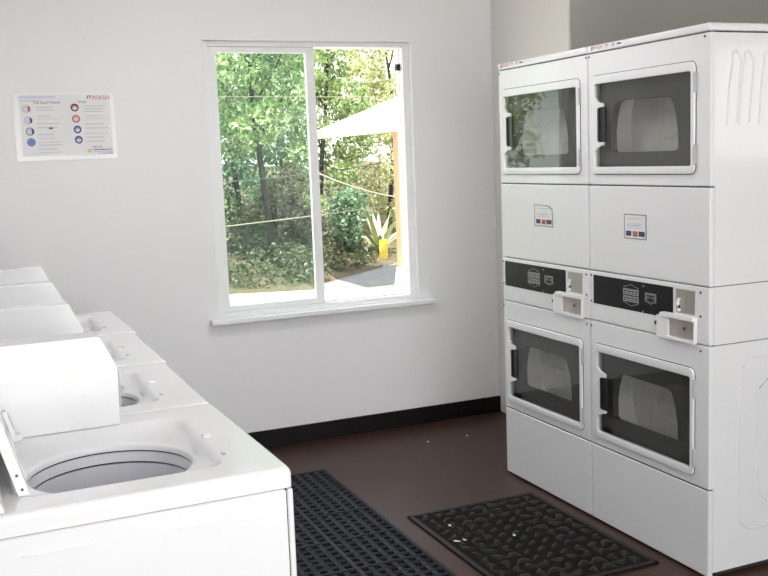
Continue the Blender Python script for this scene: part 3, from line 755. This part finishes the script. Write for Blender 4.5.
TR = [ # x, y, h, rad, label, mat, n, size, seed, lean, low
 (3.1, 19.4, 8.8, 1.6, 'dark teal-green leafy tree at the left edge of the tinted pane', 'leafA', 11000, .062, 1, 0, .06),
 (4.75, 16.2, 7.5, 1.35, 'tall green tree with a dark trunk in the middle of the tinted pane', 'leafB', 11000, .060, 2, 0, .30),
 (5.7, 21.4, 8.3, 1.6, 'leafy blue-green tree behind the window mullion', 'leafA', 11000, .065, 3, 0, .05),
 (7.3, 19.7, 6.2, 1.2, 'mid green tree with a thin trunk at the left of the clear pane', 'leafB', 9000, .060, 4, 0, .10),
 (9.5, 21.0, 6.2, 1.6, 'sunlit yellow-green tree above the white shelter roof', 'leafC', 11000, .065, 5, 0, .05),
 (13.4, 24.6, 5.6, 1.9, 'bright yellow-green tree at the right edge of the clear pane', 'leafC', 9000, .07, 6, 0, .05),
 (2.9, 23.6, 10.8, 2.0, 'pale tall tree rising behind the teal-green trees', 'leafB', 11000, .08, 7, 0, .02),
 (8.0, 25.5, 8.0, 2.6, 'distant rounded green tree behind the sunlit ones', 'leafB', 11000, .085, 8, 0, .02),
 (.9, 28.5, 10.5, 2.7, 'dark tall tree far behind, at the left of the tinted pane', 'leafA', 9000, .11, 15, 0, .02),
 (5.2, 31.5, 10.5, 2.8, 'dark tall tree far behind the window mullion', 'leafA', 9000, .11, 16, 0, .02),
 (-3.2, 18.0, 8.0, 2.3, 'green tree left of the window view, reflected in the upper dryer glass', 'leafB', 6000, .10, 12, 0, .05),
 (-8.2, 20.5, 9.0, 2.6, 'far left green tree beyond the window, reflected in the upper dryer glass', 'leafC', 6000, .11, 13, 0, .05),
 (-.9, 23.0, 9.0, 2.0, 'broad green tree farthest left outside the window', 'leafA', 6000, .10, 9, 0, .05),
]
for i, a in enumerate(TR): tree('tree', *a)
def shrub(x, y, r, h, label, mat, n, size, seed):
    z = bank_z(x, y)-.03
    t = empty('shrub', (x, y, z), label, 'shrub', 'shrubs along the roadside bank')
    bm = BM()
    for k in range(5): add_tube(bm, [(0, 0, 0), (math.cos(k*1.3)*r*.3, math.sin(k*1.3)*r*.3, h*.4), (math.cos(k*1.3)*r*.5, math.sin(k*1.3)*r*.5, h*.7)], [.02, .015, .006], 6)
    obj('stem', bm, 'bark', t)
    rg = random.Random(seed)
    foliage('foliage', [(rg.uniform(-.5, .5)*r, rg.uniform(-.5, .5)*r, rg.uniform(.3, .85)*h, r*.5, r*.5, h*.28) for k in range(9)], n, size, mat, t, seed)
for a in ((3.2, 15.5, .8, 1.5, 'olive green shrub at the foot of the bank in the tinted pane', 'leafB', 2200, .05, 21),
          (5.55, 17.6, .7, 1.6, 'dull brown-green shrub beside the mullion on the bank', 'leafD', 2000, .05, 22),
          (6.75, 17.0, .5, 1.4, 'dark green shrub left of the strappy plant', 'leafA', 2200, .05, 23),
          (9.2, 18.75, .6, 1.7, 'yellow-green shrub behind the yellow road sign', 'leafC', 2200, .05, 24),
          (11.6, 21.2, .8, 1.9, 'pale sunlit shrub beside the shelter post in the view', 'leafC', 2200, .055, 25)): shrub(*a)
# undergrowth: uncountable low leaves covering the bank
rg = random.Random(77); bl = []
for (a, b), (c, e) in zip(edge[1:], edge[2:6]):
    n = int(math.hypot(c-a, e-b)/.35)
    for k in range(n):
        for d in (.55, 1.1, 1.9, 2.8, 4.0, 5.2):
            x = a+(c-a)*k/n-d*.35+rg.uniform(-.25, .25); y = b+(e-b)*k/n+d+rg.uniform(-.3, .3); h_ = rg.uniform(.18, .42)*(.6+.25*d)
            bl.append((x, y, bank_z(x, y)+h_*.35, .38, .38, h_))
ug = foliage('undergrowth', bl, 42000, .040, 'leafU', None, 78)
tag(ug, 'low leafy undergrowth covering the bank beneath the trees', 'undergrowth', kind='stuff')
# strappy plant
px, py = 7.75, 17.75; t = empty('strappy_plant', (px, py, bank_z(px, py)-.03), 'sunlit pale green plant with long strap leaves on the bank', 'plant')
rg = random.Random(8)
for k in range(16):
    a = k*2*PI/16+rg.uniform(-.15, .15); el = rg.uniform(.7, 1.35); ln = rg.uniform(.9, 1.35)
    bm = BM(); L, R, C_ = [], [], []
    for i in range(8):
        s = i/7; r = ln*s*math.cos(el)*(1+.3*s); z = ln*s*math.sin(el)-.35*s*s*(1.4-el); w = .055*math.sin(PI*(.15+.85*s))+.003
        c = Vector((math.cos(a)*r, math.sin(a)*r, z)); sd = Vector((-math.sin(a), math.cos(a), 0))*w
        L.append(c+sd); R.append(c-sd); C_.append(c-Vector((0, 0, .012)))
    loft(bm, [L, C_, R, [q+Vector((0, 0, .004)) for q in R], [q+Vector((0, 0, .004)) for q in C_], [q+Vector((0, 0, .004)) for q in L]], closed=False)
    obj('leaf', bm, 'strap', t)

# road sign
sx, sy = 7.22, 16.3; t = empty('road_sign', (sx, sy, GZ+.012), 'small yellow and black striped marker sign at the roadside', 'sign')
bm = BM(); add_box(bm, -.02, .02, -.02, .02, 0, .60); obj('sign_post', bm, 'greyplastic', t)
bm = BM(); add_box(bm, -.085, .085, -.030, -.021, .17, .55, bev=.004)
for k in range(5):
    z = .182+k*.067; bm.faces.new([bm.verts.new(p) for p in ((-.08, -.0312, z), (.08, -.0312, z+.05), (.08, -.0312, z+.078), (-.08, -.0312, z+.028))]).material_index = 1
p = obj('sign_plate', bm, ['yellow', 'printgold'], t, smooth=False); t.rotation_euler = (0, 0, -.35)

# open shelter with a white gable roof, its left eave towards the window
SX, SY = 5.70, 12.0
t = empty('shelter', (SX, SY, GZ), 'open shelter with white pitched roof and orange timber post on white footing', 'shelter')
ez, run, rise, f0, f1 = 2.63, 3.2, 1.25, -2.6, 3.1
bm = BM()
add_prism(bm, [(-.28, ez), (run, ez+rise), (2*run+.28, ez), (2*run+.28, ez+.06), (run, ez+rise+.06), (-.28, ez+.06)], 1, f0, f1)
obj('roof', bm, 'roofwhite', t, smooth=False)
bm = BM(); add_box(bm, -.315, -.281, f0, f1, ez-.07, ez+.075, bev=.004); obj('fascia', bm, 'fasciapaint', t)
bm = BM(); add_box(bm, 2*run+.281, 2*run+.315, f0, f1, ez-.07, ez+.075, bev=.004); obj('fascia', bm, 'fasciapaint', t)
for x in (0., 2*run):
    bm = BM(); add_box(bm, x-.075, x+.075, -.075, .075, .50, ez+.08, bev=.01); po = obj('post', bm, 'wood', t)
    bm = BM(); add_prism(bm, [(x-.16, 0), (x+.16, 0), (x+.085, .505), (x-.085, .505)], 1, -.09, .09, bev=.01); obj('post_footing', bm, 'postwhite', po)
bm = BM(); add_box(bm, -.05, 2*run+.05, -.05, .05, ez+.0, ez+.12, bev=.01); obj('tie_beam', bm, 'wood', t)

def cable(pts, r, m, label):
    bm = BM(); P = []
    (x0, y0, z0), (x1, y1, z1), sag = pts
    for i in range(25):
        s = i/24*3-1; P.append((x0+(x1-x0)*s, y0+(y1-y0)*s, z0+(z1-z0)*s-sag*4*s*(1-s)*(1 if 0 <= s <= 1 else 1)))
    add_tube(bm, P, r, 6)
    o = obj('cable', bm, m); tag(o, label, 'cable', 'overhead cables outside the window')
cable(((3.78, 15.0, .416), (7.05, 15.0, .622), .01), .011, 'cable', 'pale cable slanting up to the right across the lower half of both panes')
cable(((3.60, 14.6, 2.60), (5.2, 14.6, 2.58), .0), .0055, 'cable', 'thin pale cable running level across the top of the view')
cable(((3.75, 15.4, 1.17), (5.3, 15.4, 1.24), .01), .010, 'cabledark', 'thin dark cable across the middle of the tinted pane')
cable(((6.2, 15.2, .98), (7.15, 15.2, .73), .02), .010, 'postwhite', 'white cable dipping to the right in the clear pane')

# ------------------------------------------------------------------ light
w = bpy.data.worlds.new('world'); S.world = w; w.use_nodes = True
nt = w.node_tree; nt.nodes.clear()
out = nt.nodes.new('ShaderNodeOutputWorld'); bg = nt.nodes.new('ShaderNodeBackground')
tcw = nt.nodes.new('ShaderNodeTexCoord'); sp = nt.nodes.new('ShaderNodeSeparateXYZ'); cr = nt.nodes.new('ShaderNodeValToRGB')
nt.links.new(tcw.outputs['Generated'], sp.inputs[0]); nt.links.new(sp.outputs['Z'], cr.inputs[0])
cr.color_ramp.elements[0].position = 0; cr.color_ramp.elements[0].color = (1, .99, .97, 1)
cr.color_ramp.elements[1].position = .8; cr.color_ramp.elements[1].color = (.80, .90, 1, 1)
nt.links.new(cr.outputs[0], bg.inputs[0]); bg.inputs[1].default_value = 3.2
nt.links.new(bg.outputs[0], out.inputs[0])
def light(name, typ, loc, rot, **k):
    l = bpy.data.lights.new(name, typ)
    for a, b in k.items(): setattr(l, a, b)
    o = bpy.data.objects.new(name, l); COL.objects.link(o); o.location = loc; o.rotation_euler = rot
    return o
sun = light('sun', 'SUN', (10, 0, 20), (0, 0, 0), energy=12.0, angle=.01, color=(1, .95, .85))
sun.rotation_euler = Vector((-.12, -.38, .90)).to_track_quat('Z', 'Y').to_euler()
def portal(name, loc, rot, sx_, sy_):
    o = light(name, 'AREA', loc, rot, shape='RECTANGLE', size=sx_, size_y=sy_); o.data.cycles.is_portal = True
light('front_fill', 'AREA', ((FX0+FX1)/2, YB-.19, (FZ0+FZ1)/2), (PI/2, 0, 0), shape='RECTANGLE', size=FX1-FX0, size_y=FZ1-FZ0, energy=61, color=(.95, .975, 1))  # added fill lamp in the unseen opening, brightens faces turned towards it
portal('daylight_window', ((WX0+WX1)/2, YW+.15, (WZ0+WZ1)/2), (-PI/2, 0, 0), WX1-WX0, WZ1-WZ0)
portal('daylight_side', (XA+.15, (RY0+RY1)/2, (RZ0+RZ1)/2), (0, PI/2, 0), RZ1-RZ0, RY1-RY0)

# ------------------------------------------------------------------ camera
cx, cy, cz, yaw, pitch, roll, f = -.56073, -1.81641, 1.50181, .404648, .131918, -.038330, 986.776
fw = Vector((math.sin(yaw)*math.cos(pitch), math.cos(yaw)*math.cos(pitch), -math.sin(pitch)))
r0 = Vector((math.cos(yaw), -math.sin(yaw), 0)); u0 = r0.cross(fw)
r = r0*math.cos(roll)+u0*math.sin(roll); u = -r0*math.sin(roll)+u0*math.cos(roll)
cd = bpy.data.cameras.new('camera'); cam = bpy.data.objects.new('camera', cd); COL.objects.link(cam)
cam.matrix_world = Matrix(((r.x, u.x, -fw.x, cx), (r.y, u.y, -fw.y, cy), (r.z, u.z, -fw.z, cz), (0, 0, 0, 1)))
cd.sensor_width = 36; cd.lens = f*36/768; cd.clip_start = .05; cd.clip_end = 300
S.camera = cam
vs = S.view_settings
vs.view_transform = 'Standard'; vs.look = 'None'; vs.gamma = 1; vs.use_curve_mapping = False; vs.exposure = 0.09
S.cycles.max_bounces = 12; S.cycles.diffuse_bounces = 6; S.cycles.transparent_max_bounces = 24
S.cycles.use_denoising = True
